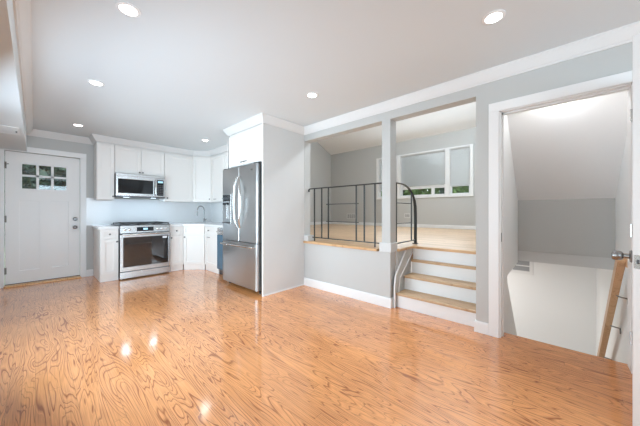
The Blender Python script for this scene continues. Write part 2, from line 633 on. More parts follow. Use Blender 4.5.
# sill on the knee wall
s_ = MB().box(XR - .03, XB + .004, PY1 + .055, 2.888, UF - .03, UF + .002, 0.006)
struct('trim_sill', s_, 'sill')
# post base block and post foot
t_ = MB()
t_.box(XR - .014, XB + .03, PY0 - .014, PY1 + .03, UF - .028, UF + .080, 0.004)
struct('trim_post_base', t_, 'panel')
t_ = MB().box(XR - .012, XB, 2.80, 2.888, UF + .003, UF + .085, 0.004)
struct('trim_wall_base_block', t_, 'panel')

# ---- baseboards
BB = [(0, 0.0), (0.014, 0.0), (0.014, 0.10), (0.008, 0.113), (0, 0.115)]
struct('baseboard_right', sweep(MB(), [(XR, 2.888), (XR, PY0), (2.90, PY0)], BB, -1), 'trim')
struct('baseboard_pier', sweep(MB(), [(2.895, OY), (XR, OY), (XR, 0.465)], [(o, z * .9) for o, z in BB], -1), 'trim')
struct('baseboard_back', sweep(MB(), [(0.605, YB), (0.694, YB)], BB, -1), 'trim')
struct('baseboard_rear_right', sweep(MB(), [(XR, -0.49), (XR, YN), (XL, YN), (XL, YB)], BB, -1), 'trim')
UB = [(o, z * .8 + UF) for o, z in BB]
struct('baseboard_upper', sweep(MB(), [(XB, 6.24), (XF, 6.24), (XF, OY)], UB, -1), 'trim')

# ---- crown moulding: back wall, over the cabinets, fridge panel, right wall
CP = [(0, CZ - .10), (0.010, CZ - .10), (0.014, CZ - .088), (0.022, CZ - .082), (0.040, CZ - .055), (0.056, CZ - .03), (0.062, CZ - .018), (0.068, CZ - .012), (0.068, CZ), (0, CZ)]
path = [(-0.085, YN), (-0.085, YB), (0.70, YB), (0.70, 5.72), (2.27, 5.72), (2.53, 5.46), (2.53, 3.80), (2.05, 3.80), (2.05, 2.89), (XR, 2.89), (XR, YN)]
struct('trim_crown', sweep(MB(), path, CP, -1), 'crown')

# ---- casings
e = struct_empty('trim_doorway', (XR, 0, 0))
c = MB()
c.box(XR - .018, XR, JY, JY + .08, 0, 2.030, 0.003)
c.box(XR - .018, XR, JR - .08, JR, 0, 2.030, 0.003)
c.box(XR - .018, XR, JR - .08, JY + .08, 2.030, 2.112, 0.003)
c.build('casing', 'trim', e)
c = MB()
c.box(XR - .003, XB + .003, JY - .012, JY, 0, 2.035)
c.box(XR - .003, XB + .003, JR, JR + .012, 0, 2.035)
c.box(XR - .003, XB + .003, JR, JY, 2.023, 2.035)
c.box(XR + .045, XR + .085, JY - .024, JY - .012, 0, 2.023)
c.box(XR + .045, XR + .085, JR + .012, JY - .012, 2.011, 2.023)
c.build('jamb', 'trim', e)
MB().box(XR + .01, XR + .035, JY - .0135, JY - .012, 0.86, 0.94).build('strike_plate', 'darksteel', e)

# ---------------------------------------------------------------- front door
e = struct_empty('door_1', (0.1, 6.12, 0))
Yf = 6.105
d = MB()
px0, px1 = -0.302, 0.520
# stiles, rails, recessed panels, glazing bars
pnls = [(-0.163, 0.050, 0.222, 1.304), (0.187, 0.382, 0.226, 1.304)]
lx0, lx1, lz0, lz1 = -0.135, 0.356, 1.490, 1.870
d.box(px0, -0.163, Yf, Yf + .042, .035, 2.045).box(0.382, px1, Yf, Yf + .042, .035, 2.045)
d.box(-0.163, 0.382, Yf, Yf + .042, .035, 0.222).box(-0.163, 0.382, Yf, Yf + .042, 1.304, lz0)
d.box(-0.163, 0.382, Yf, Yf + .042, lz1, 2.045).box(0.050, 0.187, Yf, Yf + .042, 0.222, 1.304)
d.box(-0.163, lx0, Yf, Yf + .042, lz0, lz1).box(lx1, 0.382, Yf, Yf + .042, lz0, lz1)
for a0, a1, b0, b1 in pnls:
    d.box(a0, a1, Yf + .018, Yf + .034, b0, b1)
d.build('door_slab', 'door', e)
g = MB()
g.box(lx0 - .022, lx0, Yf - .010, Yf, lz0 - .022, lz1 + .022).box(lx1, lx1 + .022, Yf - .010, Yf, lz0 - .022, lz1 + .022)
g.box(lx0, lx1, Yf - .010, Yf, lz0 - .022, lz0).box(lx0, lx1, Yf - .010, Yf, lz1, lz1 + .022)
for k in (1, 2):
    xc = lx0 + (lx1 - lx0) * k / 3
    g.box(xc - .015, xc + .015, Yf - .006, Yf + .034, lz0, lz1)
zc = (lz0 + lz1) / 2 + .012
g.box(lx0, lx1, Yf - .006, Yf + .034, zc - .015, zc + .015)
g.build('glazing_frame', 'trim', e)
MB().box(lx0, lx1, Yf + .018, Yf + .022, lz0, lz1).build('pane', 'glass', e)
for z in (1.83, 1.02, 0.24):
    MB().cyl((px0 - .004, Yf - .006, z - .05), (px0 - .004, Yf - .006, z + .05), 0.008, 10).box(px0, px0 + .014, Yf - .002, Yf, z - .05, z + .05).build('hinge', 'hinge', e)
MB().cyl((px0 - .004, Yf - .008, 1.84), (px0 + .03, Yf - .06, 1.845), 0.004, 8).cyl((px0 + .03, Yf - .06, 1.845), (px0 + .031, Yf - .066, 1.845), 0.008, 10).build('door_stop', 'hinge', e)
MB().lathe([(0, .03), (.006, .031), (.010, .016), (.022, .012), (.03, .022), (.045, .029), (.058, .026), (.064, .012)], (0.463, Yf, 0.865), (0, -1, 0)).build('door_knob', 'knob', e, smooth=True)
MB().lathe([(0, .03), (.008, .031), (.014, .024), (.02, .022)], (0.463, Yf, 1.005), (0, -1, 0)).box(.457, .469, Yf - .034, Yf - .02, .988, 1.022, .003).build('deadbolt', 'knob', e, smooth=True)
MB().box(px0, px1, 6.10, 6.135, 0.012, 0.036).build('door_sweep', 'black', e)
c = MB()
c.box(dx0 - .088, dx0 + .004, YB - .018, YB, 0, dz - .002, 0.003).box(dx1 - .004, dx1 + .075, YB - .018, YB, 0, dz - .002, 0.003)
c.box(dx0 - .088, dx1 + .075, YB - .018, YB, dz - .002, dz + .082, 0.003)
struct('trim_front_door', c, 'trim')
struct('trim_threshold', MB().box(dx0, dx1 + .004, 5.985, 6.13, 0.0, 0.028, 0.006), 'threshold')

# ---------------------------------------------------------------- stairwell and lower room
lw = MB()
lw.box(XB, 4.15, 0.37, 0.499, 0.49, 3.2)                                   # upper band of its left wall
struct('wall_stairwell_left', lw, 'well')
lw = MB().prism([(XB, -1.9), (XB, 0.489), (3.20, 0.489), (3.20, 0.42), (4.75, -1.1), (4.75, -1.9)], 0.37, 0.47, 'y')
struct('wall_stairwell_stringer', lw, 'well')
struct('wall_stairwell_right', MB().box(XB, 6.0, -0.58, -0.455, -1.9, 3.2), 'well')
struct('wall_stairwell_bulkhead', MB().box(4.15, 4.25, -0.455, 0.499, 0.635, 1.40), 'wall')
struct('wall_stairwell_rim', MB().box(4.16, 4.30, -0.455, 0.499, 0.508, 0.635), 'panel')
struct('ceiling_stairwell', MB().prism([(4.25, 1.19), (4.25, 1.40), (2.94, 2.52), (2.94, 2.305), (4.15, 1.275)], -0.455, 0.37, 'y'), 'upceiling')
struct('ceiling_stairwell_top', MB().box(2.94, 3.2, -0.455, 0.37, 2.5, 2.56), 'upceiling')
lw = MB().box(6.0, 6.1, -0.58, 2.3, -1.9, 0.49).box(XB, 6.1, 2.2, 2.3, -1.9, 0.46).box(2.84, XB, -0.58, 2.3, -1.9, -0.04)
struct('wall_lower_far', lw, 'well')
struct('floor_lower', MB().box(2.84, 6.1, -0.58, 2.3, -2.0, -1.9), 'concrete')
struct('ceiling_lower', MB().box(4.30, 6.1, -0.455, 0.499, 0.49, 0.56), 'upceiling')
e = struct_empty('trim_cellar_stairs', (2.96, 0, -1.0))
for k in range(6):
    zt = -0.2 * (k + 1)
    MB().box(2.962 + .25 * k, 2.962 + .25 * (k + 1) + .02, -0.45, 0.365, zt - .03, zt).build('tread', 'tread', e)
    MB().box(2.945 + .25 * k, 2.960 + .25 * k, -0.45, 0.365, zt, zt + .168).build('riser', 'trim', e)

# ---------------------------------------------------------------- open door on the right
hx, hy, fx, fy = 2.80, -0.388, 2.068, -0.2855
L_ = math.hypot(hx - fx, hy - fy)
ang = math.atan2(hy - fy, hx - fx)
e = struct_empty('door_2', (fx, fy, 0), ang)
# local: x from free edge to hinge, y = 0 the face towards the kitchen, thickness towards -y
d = MB()
d.box(0, L_, -.036, 0, .012, 2.035, 0.002)
d.build('door_slab', 'trim', e, world=False)
MB().box(-.0015, 0, -.031, -.005, .84, .91).build('latch_plate', 'chrome', e, world=False)
MB().box(-.012, -.001, -.023, -.013, .865, .885, .002).build('latch_bolt', 'darksteel', e, world=False)
kz = 0.893
for sgn, y0 in ((1, 0.0), (-1, -.036)):
    k_ = MB().lathe([(0, .032), (.005, .033), (.010, .028), (.012, .013), (.03, .012), (.034, .02), (.042, .0255), (.066, .0255), (.072, .022), (.074, .01)], (.062, y0, kz), (0, sgn, 0), 24)
    k_.build('door_knob', 'faucet', e, smooth=True, world=False)
for z in (1.8, 1.0, .25):
    MB().cyl((L_ - .002, .006, z - .045), (L_ - .002, .006, z + .045), .006, 10).build('hinge', 'chrome', e, world=False)

# ---------------------------------------------------------------- handrail down the stairwell
t = thing('stair_handrail', 'oak handrail on metal brackets going down the stairwell wall', 'handrail', (3.05, -0.42, 0.7))
A, B_ = Vector((3.10, -0.372, 0.775)), Vector((4.75, -0.372, -0.88))
dr = (B_ - A).normalized()
nr = Vector((-dr.z, 0, dr.x))
if nr.z < 0:
    nr = -nr
r_ = MB()
hw, hh = 0.022, 0.048
q = []
for p in (A, B_):
    for sy in (-hw, hw):
        for sn in (-hh, hh):
            q.append(p + Vector((0, sy, 0)) + nr * sn)
vs = [r_.bm.verts.new(p) for p in q]
fs = [r_.bm.faces.new([vs[i] for i in f]) for f in ((0, 1, 3, 2), (4, 6, 7, 5), (0, 4, 5, 1), (2, 3, 7, 6), (0, 2, 6, 4), (1, 5, 7, 3))]
bmesh.ops.bevel(r_.bm, geom=list(r_.bm.edges), offset=.006, segments=2, affect='EDGES')
r_.build('rail', 'railwood', t)
MB().box(3.06, 3.16, -0.453, -0.392, 0.700, 0.800, .005).build('return_block', 'railwood', t)
for p, wp in (((3.40, 0.425), 0), ((3.78, 0.045), 0), ((4.30, -0.475), 0)):
    x, z = p
    b_ = MB().tube([(x, -.372, z + .02), (x + .002, -.375, z - .012), (x + .012, -.39, z - .030), (x + .02, -.415, z - .036), (x + .03, -.435, z - .042), (x + .035, -.448, z - .046), (x + .035, -.452, z - .075)], .006, 8)
    b_.cyl((x + .035, -.447, z - .075), (x + .035, -.4545, z - .075), .022, 14)
    b_.build('bracket', 'bracket', t, smooth=True)

# ---------------------------------------------------------------- railings
XRL = 2.90


def bar(mb, x, y, z0, z1, r=.0075):
    return mb.box(x - r, x + r, y - r, y + r, z0, z1)


t = thing('balcony_railing', 'black iron railing with upright bars on the wooden sill', 'railing', (XRL, 2.2, UF))
tp = [(XRL, 2.879, 1.440), (XRL, 2.883, 1.470), (XRL, 2.865, 1.484), (XRL, 2.82, 1.486), (XRL, PY1 - .0, 1.486)]
MB().tube(tp, .013, 8, flat=(1.3, .7)).build('top_rail', 'iron', t)
MB().box(XRL - .008, XRL + .008, PY1 + .03, 2.86, .729, .743).build('bottom_rail', 'iron', t)
for y in (2.76, 2.61, 2.479, 1.988, 1.862, 1.704):
    z0 = UF + .002 if y in (2.76, 1.704) else .736
    bar(MB(), XRL, y, z0, 1.482).build('baluster', 'iron', t)
for z in (1.24, .988):
    MB().box(XRL - .006, XRL + .006, 1.948, 2.518, z - .006, z + .006).build('crossbar', 'iron', t)

t = thing('step_railing', 'short black iron railing with curved end post above the steps', 'railing', (3.3, 1.475, UF))
YR = 1.475
tp = [(2.955, YR, 1.488), (3.15, YR, 1.488)]
for k in range(11):
    a = PI / 2 * k / 10
    tp.append((3.15 + .455 * math.sin(a), YR, 1.19 + .298 * math.cos(a)))
tp.append((3.607, YR, 1.0))
MB().tube(tp, .012, 8, flat=(1.3, .8)).build('top_rail', 'iron', t, smooth=True)
MB().tube([(3.53, YR, 1.355), (3.575, YR, 1.285), (3.602, YR, 1.20), (3.61, YR, 1.08), (3.61, YR, UF)], [.014, .02, .022, .022, .022], 8, flat=(1, 1)).build('end_post', 'iron', t, smooth=True)
MB().box(3.575, 3.645, YR - .03, YR + .03, UF, UF + .012, .003).build('foot_plate', 'iron', t)
bar(MB(), 3.02, YR, UF, 1.482).build('baluster', 'iron', t)
bar(MB(), 3.475, YR, .73, 1.39).build('baluster', 'iron', t)
for z in (1.24, .980):
    MB().box(2.98, 3.48, YR - .005, YR + .005, z - .005, z + .005).build('crossbar', 'iron', t)
MB().box(3.0, 3.6, YR - .006, YR + .006, .729, .743).build('bottom_rail', 'iron', t)

# ---------------------------------------------------------------- upper room window and blinds
e = struct_empty('window_3', (XF, 2.9, wz0))
f = MB()
X0 = XF - .035
for z0, z1 in ((wz0 - .02, wz0 + .04), (wz1 - .045, wz1)):
    f.box(X0, XF + .09, wy0 - .045, wy1 + .045, z0, z1)
for y0, y1 in ((wy0 - .045, wy0 + .03), (2.105, 2.22), (3.49, 3.60), (wy1 - .03, wy1 + .045)):
    f.box(X0, XF + .09, y0, y1, wz0 + .04, wz1 - .045)
f.build('window_frame', 'trim', e)
f = MB()
for y0, y1 in ((wy0 + .03, 2.105), (2.22, 3.49), (3.60, wy1 - .03)):
    f.box(XF + .02, XF + .07, y0, y0 + .035, wz0 + .04, wz1 - .045).box(XF + .02, XF + .07, y1 - .035, y1, wz0 + .04, wz1 - .045)
    f.box(XF + .02, XF + .07, y0 + .035, y1 - .035, wz0 + .04, wz0 + .075).box(XF + .02, XF + .07, y0 + .035, y1 - .035, wz1 - .08, wz1 - .045)
f.box(XF + .02, XF + .07, 2.255, 3.455, 1.79, 1.86).box(XF + .02, XF + .07, 2.52, 2.60, wz0 + .075, 1.79)
f.build('sash', 'trim', e)
MB().box(XF + .045, XF + .05, wy0, wy1, wz0, wz1).build('pane', 'glass', e)


def blind(y0, y1, zb, label):
    t = thing('window_blind', label, 'blind', (XF, (y0 + y1) / 2, wz1 - .05), group=None)
    s_ = MB()
    z = wz1 - .085
    while z > zb + .02:
        s_.prism([(XF - .004, z - .010), (XF + .012, z + .010), (XF + .0125, z + .0105), (XF - .0035, z - .0105)], y0 + .008, y1 - .008, 'y')
        z -= .0185
    s_.build('slats', 'blind', t)
    MB().box(XF - .012, XF + .018, y0 + .004, y1 - .004, wz1 - .075, wz1 - .046).build('head_rail', 'blind', t)
    MB().box(XF - .008, XF + .016, y0 + .006, y1 - .006, zb - .004, zb + .016).build('bottom_rail', 'blind', t)
    return t


blind(2.222, 3.488, 1.852, 'wide white slatted blind half lowered over the middle window pane')
blind(wy0 + .032, 2.103, 1.80, 'narrow white slatted blind over the right-hand window sash')
blind(3.602, wy1 - .032, 1.80, 'narrow white slatted blind seen beside the post, over the left sash')


def register(name, label, cat, plane, y0, y1, z0, z1, cols, mat='vent', dark='slot', axis='x'):
    t = thing(name, label, cat, (plane, (y0 + y1) / 2, z0))
    f = MB()
    b = .018
    f.box(plane - .008, plane, y0, y1, z0, z0 + b).box(plane - .008, plane, y0, y1, z1 - b, z1)
    f.box(plane - .008, plane, y0, y0 + b, z0 + b, z1 - b).box(plane - .008, plane, y1 - b, y1, z0 + b, z1 - b)
    f.build('frame', mat, t)
    MB().box(plane - .0015, plane, y0 + b, y1 - b, z0 + b, z1 - b).build('backing', dark, t)
    s_ = MB()
    n = cols
    for k in range(1, n):
        y = y0 + b + (y1 - y0 - 2 * b) * k / n
        s_.box(plane - .006, plane - .001, y - .004, y + .004, z0 + b, z1 - b)
    z = z0 + b + .02
    while z < z1 - b - .005:
        s_.box(plane - .005, plane - .001, y0 + b, y1 - b, z - .003, z + .003)
        z += .022
    s_.build('louvres', mat, t)
    return t


register('wall_vent', 'white wall vent low on the far wall behind the long railing', 'vent', XF, 5.13, 5.50, .885, 1.065, 4, 'vent', 'slot')
register('wall_vent', 'small white wall vent low on the far wall behind the short step railing', 'vent', XF, 3.20, 3.37, .95, 1.08, 3, 'vent', 'slot')
t = thing('wall_vent', 'white framed vent with grey louvres low in the stairwell', 'vent', (6.0, .47, 0))
vy0, vy1, vz0, vz1 = .318, .66, .0, .272
f = MB()
f.box(5.982, 6, vy0, vy1, vz0, vz0 + .055).box(5.982, 6, vy0, vy1, vz1 - .035, vz1).box(5.982, 6, vy0, vy0 + .05, vz0 + .055, vz1 - .035).box(5.982, 6, vy1 - .05, vy1, vz0 + .055, vz1 - .035)
f.box(5.984, 6, vy0 + .05, vy1 - .05, .138, .158)
f.build('frame', 'trim', t)
MB().box(5.995, 6, vy0 + .05, vy1 - .05, vz0 + .055, vz1 - .035).build('backing', 'ventgrey', t)
s_ = MB()
for k in range(8):
    z = vz0 + .065 + k * .022
    s_.box(5.986, 5.995, vy0 + .05, vy1 - .05, z, z + .008)
s_.build('louvres', 'ventgrey', t)

# register in the underside of the beam
t = thing('ceiling_vent', 'white supply vent set in the underside of the beam over the front door', 'vent', (-.24, 4.6, 2.06))
f = MB()
f.box(-.36, -.12, 4.40, 4.43, 2.052, 2.06).box(-.36, -.12, 4.77, 4.80, 2.052, 2.06).box(-.36, -.335, 4.43, 4.77, 2.052, 2.06).box(-.145, -.12, 4.43, 4.77, 2.052, 2.06)
f.build('frame', 'vent', t)
MB().box(-.335, -.145, 4.43, 4.77, 2.0575, 2.06).build('backing', 'slot', t)
s_ = MB()
for k in range(12):
    y = 4.445 + k * .027
    s_.box(-.335, -.145, y, y + .016, 2.053, 2.0575)
s_.build('louvres', 'vent', t)
MB().box(-.150, -.138, 4.58, 4.62, 2.040, 2.053).build('lever', 'darksteel', t)

# ---------------------------------------------------------------- downlights
LAB = {
    (0.40, 2.01): 'round recessed ceiling light above the left foreground, nearest on the left',
    (0.41, 3.39): 'round recessed ceiling light, middle one of the left row',
    (0.43, 5.24): 'round recessed ceiling light nearest the front door',
    (2.04, 0.31): 'round recessed ceiling light nearest the stairwell door',
    (2.055, 1.99): 'round recessed ceiling light in front of the fridge end panel',
    (2.055, 4.66): 'round recessed ceiling light over the kitchen corner',
}
for (x, y), lab in LAB.items():
    t = thing('recessed_light', lab, 'ceiling light', (x, y, CZ), group='recessed ceiling lights')
    MB().lathe([(0, .066), (.004, .066), (.007, .058), (.007, .048), (.002, .046)], (x, y, CZ), (0, 0, -1), 32).build('trim_ring', 'trim', t, smooth=True)
    MB().lathe([(0, .047), (.0074, .047), (.0080, .036)], (x, y, CZ), (0, 0, -1), 32).build('diffuser', 'lamp', t)
    l = bpy.data.lights.new('downlight', 'AREA')
    l.shape, l.size, l.energy, l.color = 'DISK', .11, 1.0, (.92, .96, 1.0)
    lo = bpy.data.objects.new('downlight', l)
    COL.objects.link(lo)
    lo.parent = t
    lo.location = (0, 0, -.012)

# lamps added out of view to brighten the upper room, stairwell and lower room
t = thing('added_ceiling_lamp', 'flush white ceiling lamp added out of view to light the upper room', 'ceiling light', (4.6, 1.2, 4.15))
MB().lathe([(0, .2), (.03, .2), (.07, .15), (.09, .05)], (4.6, 1.2, 4.15), (0, 0, -1), 28).build('shade', 'lamp', t, smooth=True)
l = bpy.data.lights.new('lamp', 'POINT')
l.shadow_soft_size, l.energy, l.color = .15, 132.0, (.78, .90, 1.0)
lo = bpy.data.objects.new('lamp', l)
COL.objects.link(lo)
lo.parent = t
lo.location = (0, 0, -.5)
t = thing('added_stairwell_lamp', 'small white wall lamp added unseen over the doorway to light the stairwell', 'wall lamp', (XB, -.04, 2.13))
MB().lathe([(0, .05), (.012, .05), (.014, .035), (.05, .03), (.055, .015)], (XB, -.04, 2.13), (1, 0, 0), 24).build('shade', 'lamp', t, smooth=True)
l = bpy.data.lights.new('lamp', 'POINT')
l.shadow_soft_size, l.energy, l.color = .03, 4.2, (.95, .98, 1.0)
lo = bpy.data.objects.new('lamp', l)
COL.objects.link(lo)
lo.parent = t
lo.location = (.10, 0, 0)
t = thing('added_lower_room_lamp', 'flush white ceiling lamp added out of view to light the lower room', 'ceiling light', (4.9, 1.2, .455))
MB().lathe([(0, .15), (.03, .15), (.06, .1), (.07, .03)], (4.9, 1.2, .455), (0, 0, -1), 24).build('shade', 'lamp', t, smooth=True)
l = bpy.data.lights.new('lamp', 'AREA')
l.shape, l.size, l.energy = 'DISK', .5, 23.0
lo = bpy.data.objects.new('lamp', l)
COL.objects.link(lo)
lo.parent = t
lo.location = (0, 0, -.09)

# ---------------------------------------------------------------- kitchen cabinets


def knob(parent, x, z, y=0.0):
    MB().lathe([(0, .006), (.010, .005), (.013, .012), (.020, .014), (.026, .009)], (x, y, z), (0, -1, 0), 12).build('knob', 'knob', parent, smooth=True, world=False)


def pull(parent, x, z, w=.07, y=0.0):
    MB().tube([(x - w / 2, y, z), (x - w / 2, y - .022, z), (x + w / 2, y - .022, z), (x + w / 2, y, z)], .0045, 8).build('pull', 'knob', parent, world=False)


def shaker(parent, x0, x1, z0, z1, name='door', rail=.055, kn=None, pl=None):
    """framed front standing proud of the carcass: y from -0.02 to 0"""
    g = .0032
    x0 += g
    x1 -= g
    z0 += g
    z1 -= g
    r = min(rail, (x1 - x0) * .28, (z1 - z0) * .3)
    m = MB()
    m.box(x0, x0 + r, -.02, 0, z0, z1, .0015).box(x1 - r, x1, -.02, 0, z0, z1, .0015)
    m.box(x0 + r, x1 - r, -.02, 0, z0, z0 + r, .0015).box(x0 + r, x1 - r, -.02, 0, z1 - r, z1, .0015)
    m.box(x0 + r, x1 - r, -.005, -.001, z0 + r, z1 - r)
    d = m.build(name, 'cab', parent, world=False)
    WORLD[d.name] = Matrix.Identity(4)
    if kn:
        knob(d, kn[0], kn[1], -.02)
    if pl:
        pull(d, pl[0], pl[1], y=-.02)
    return d


def carcass(parent, w, dep, z0, z1, toe=False, shape=None):
    m = MB()
    if shape:
        m.prism(shape, z0, z1, 'z')
    else:
        m.box(0, w, 0.0005, dep, z0, z1)
    m.build('carcass', 'cab', parent, world=False)
    if toe:
        MB().box(0, w, .004, .02, 0.002, z0).build('toe_kick', 'cab', parent, world=False)


YFB = 5.372   # face of the base cabinets' carcass (doors stand 2 cm proud)
bz0, bz1 = .105, .848
# base cabinet left of the range
t = thing('base_cabinet', 'narrow white base cabinet left of the range', 'cabinet', (.697, YFB, 0))
carcass(t, .236, YB - YFB - .004, bz0, bz1)
MB().box(0, .236, .004, YB - YFB - .004, .002, bz0).build('toe_kick', 'cab', t, world=False)
shaker(t, .002, .234, .685, .842, 'drawer', .04, kn=(.118, .765))
shaker(t, .002, .234, .11, .680, 'door', kn=(.212, .640))
# base cabinet right of the range
t = thing('base_cabinet', 'narrow white base cabinet right of the range', 'cabinet', (1.694, YFB, 0))
carcass(t, .246, YB - YFB - .004, bz0, bz1, True)
shaker(t, .002, .244, .685, .842, 'drawer', .04, kn=(.118, .768))
shaker(t, .002, .244, .11, .680, 'door', kn=(.03, .640))
# corner sink cabinet on the diagonal
ax, ay, bx_, by_ = 1.942, 5.372, 2.238, 5.066
wd = math.hypot(bx_ - ax, by_ - ay)
th = math.atan2(by_ - ay, bx_ - ax)
t = thing('corner_cabinet', 'white corner sink cabinet set diagonally under the faucet', 'cabinet', (ax, ay, 0), th)
mi = WORLD[t.name].inverted()
poly = [(ax, ay), (bx_, by_), (XR - .004, by_), (XR - .004, YB - .004), (ax, YB - .004)]
loc = [(mi @ Vector((x, y, 0))).to_2d()[:] for x, y in poly]
carcass(t, wd, .6, bz0, bz1, False, loc)
MB().box(.01, wd - .01, .004, .02, .002, bz0).build('toe_kick', 'cab', t, world=False)
shaker(t, .012, wd - .012, .690, .842, 'false_front', .04)
shaker(t, .012, wd - .012, .11, .675, 'door', kn=(.045, .640))
# base cabinet between corner and dishwasher
YR0, YR1 = by_ - .002, 4.525
XRF = 2.238
t = thing('base_cabinet', 'white base cabinet between the corner sink cabinet and the dishwasher', 'cabinet', (XRF, YR0, 0), -PI / 2)
carcass(t, YR0 - YR1, XR - XRF - .004, bz0, bz1, True)
shaker(t, .010, YR0 - YR1 - .002, .690, .842, 'drawer', .04, kn=(.20, .775))
shaker(t, .010, YR0 - YR1 - .002, .11, .680, 'door', pl=(.20, .648))
# dishwasher
t = thing('dishwasher', 'dishwasher with blue front, half hidden behind the fridge', 'dishwasher', (XRF, 4.52, 0), -PI / 2)
MB().box(.004, .572, .0, .55, .10, .845).build('body', 'darksteel', t, world=False)
MB().box(.006, .570, -.035, -.001, .11, .72, .004).build('door', 'bluefront', t, world=False)  # whole door front in one even blue
MB().box(.006, .570, -.032, -.001, .725, .843, .004).build('control_panel', 'steel', t, world=False)
MB().tube([(.05, -.032, .775), (.05, -.065, .775), (.53, -.065, .775), (.53, -.032, .775)], .011, 10).build('handle', 'chrome', t, world=False)
MB().box(.006, .570, .02, .04, .003, .10).build('toe_kick', 'darksteel', t, world=False)
# filler panel between dishwasher and fridge
t = thing('cabinet_panel', 'white end panel between dishwasher and fridge', 'panel', (2.3, 3.936, 0))
MB().box(2.10, XR - .004, 3.928, 3.944, 0.002, 2.28).build('panel', 'cab', t)

# worktops
t = MB().box(.672, .934, 5.340, YB - .003, .850, .890, .003)
tag(t.build('countertop', 'quartz'), 'short white quartz countertop left of the range', 'countertop')
poly = [(1.694, 5.340), (1.929, 5.340), (2.206, 5.052), (2.206, 3.946), (XR - .003, 3.946), (XR - .003, YB - .003), (1.694, YB - .003)]
tag(MB().prism(poly, .850, .890, 'z').build('countertop', 'quartz'), 'white quartz corner countertop with the faucet, right of the range', 'countertop')
# backsplash
b = MB().box(.604, XR, YB - .002, YB, .0, 1.37) if False else MB().box(.604, XR, YB - .0025, YB, .891, 1.372)
b.box(XR - .0025, XR, 3.946, YB - .0025, .891, 1.372)
struct('trim_backsplash', b, 'tile')

# uppers
uz0, uz1 = 1.337, 2.292
YU = 5.742
dU = YB - YU - .004


def crown_strip(parent, x0, x1):
    MB().box(x0, x1, -.018, 0.0, uz1 - .002, CZ - .09).build('top_rail', 'cab', parent, world=False)


t = thing('wall_cabinet', 'narrow white wall cabinet left of the microwave', 'cabinet', (.702, YU, uz0))
carcass(t, .237, dU, 0, CZ - .004 - uz0)
shaker(t, .002, .235, .0, uz1 - uz0, kn=(.215, .06))
t = thing('wall_cabinet', 'short white double-door wall cabinet above the microwave', 'cabinet', (.941, YU, 1.815))
carcass(t, .780, dU, 0, CZ - .004 - 1.815)
shaker(t, .002, .389, .0, uz1 - 1.815, kn=(.365, .04))
shaker(t, .391, .778, .0, uz1 - 1.815, kn=(.415, .04))
t = thing('wall_cabinet', 'wide white wall cabinet right of the microwave', 'cabinet', (1.723, YU, uz0))
carcass(t, .545, dU, 0, CZ - .004 - uz0)
shaker(t, .002, .543, .0, uz1 - uz0, kn=(.045, .065))
# diagonal corner wall cabinet
ax, ay, bx_, by_ = 2.270, YU, 2.550, 5.462
wd = math.hypot(bx_ - ax, by_ - ay)
th = math.atan2(by_ - ay, bx_ - ax)
t = thing('corner_wall_cabinet', 'white corner wall cabinet set diagonally above the faucet', 'cabinet', (ax, ay, uz0), th)
mi = WORLD[t.name].inverted()
poly = [(ax, ay), (bx_, by_), (XR - .004, by_), (XR - .004, YB - .004), (ax, YB - .004)]
loc = [(mi @ Vector((x, y, 0))).to_2d()[:] for x, y in poly]
carcass(t, wd, .3, 0, CZ - .004 - uz0, False, loc)
shaker(t, .008, wd - .008, .0, uz1 - uz0, kn=(wd - .035, .06))
t = thing('wall_cabinet', 'white wall cabinet between the corner cabinet and the fridge', 'cabinet', (2.550, 5.460, uz0), -PI / 2)
carcass(t, 1.50, XR - 2.55 - .004, 0, CZ - .004 - uz0)
shaker(t, .010, .50, .0, uz1 - uz0, pl=(.20, .055))
shaker(t, .502, 1.01, .0, uz1 - uz0, pl=(.56, .055))
shaker(t, 1.012, 1.498, .0, uz1 - uz0, pl=(1.07, .055))

# fridge surround
t = thing('fridge_end_panel', 'tall light grey end panel on the right of the fridge', 'panel', (2.4, 2.9, 0))
MB().box(2.052, XR - .002, 2.891, 2.912, 0.0, CZ - .002).build('panel', 'panel', t)
MB().box(2.052, XR - .002, 2.880, 2.891, 0.0, .022, .003).build('shoe_moulding', 'trim', t)
MB().box(2.042, 2.052, 2.889, 2.914, 0.0, CZ - .10).build('edge_strip', 'cab', t)
t = thing('fridge_top_cabinet', 'white double-door cabinet above the fridge', 'cabinet', (2.065, 3.802, 1.812), -PI / 2)
carcass(t, .886, XR - 2.065 - .004, 0, CZ - .004 - 1.812)
shaker(t, .002, .442, .0, uz1 - 1.812, pl=(.405, .045))
shaker(t, .444, .884, .0, uz1 - 1.812, pl=(.485, .045))

# ---------------------------------------------------------------- refrigerator
RY0, RY1 = 2.965, 3.918
RW = RY1 - RY0
t = thing('refrigerator', 'stainless french door refrigerator with bottom freezer drawer', 'refrigerator', (2.0, RY1, 0), -PI / 2)
# local x 0..RW runs from the far side to the near side; y into the wall
MB().box(.004, RW - .004, .075, .74, .055, 1.765, .004).build('body', 'darksteel', t, world=False)
MB().box(.03, RW - .03, .072, .09, .03, .06).build('grille', 'black', t, world=False)
for x in (.06, RW - .06):
    for y in (.10, .66):
        MB().cyl((x, y, 0.0), (x, y, .056), .018, 12).build('foot', 'black', t, world=False)
hx_ = RW * .515


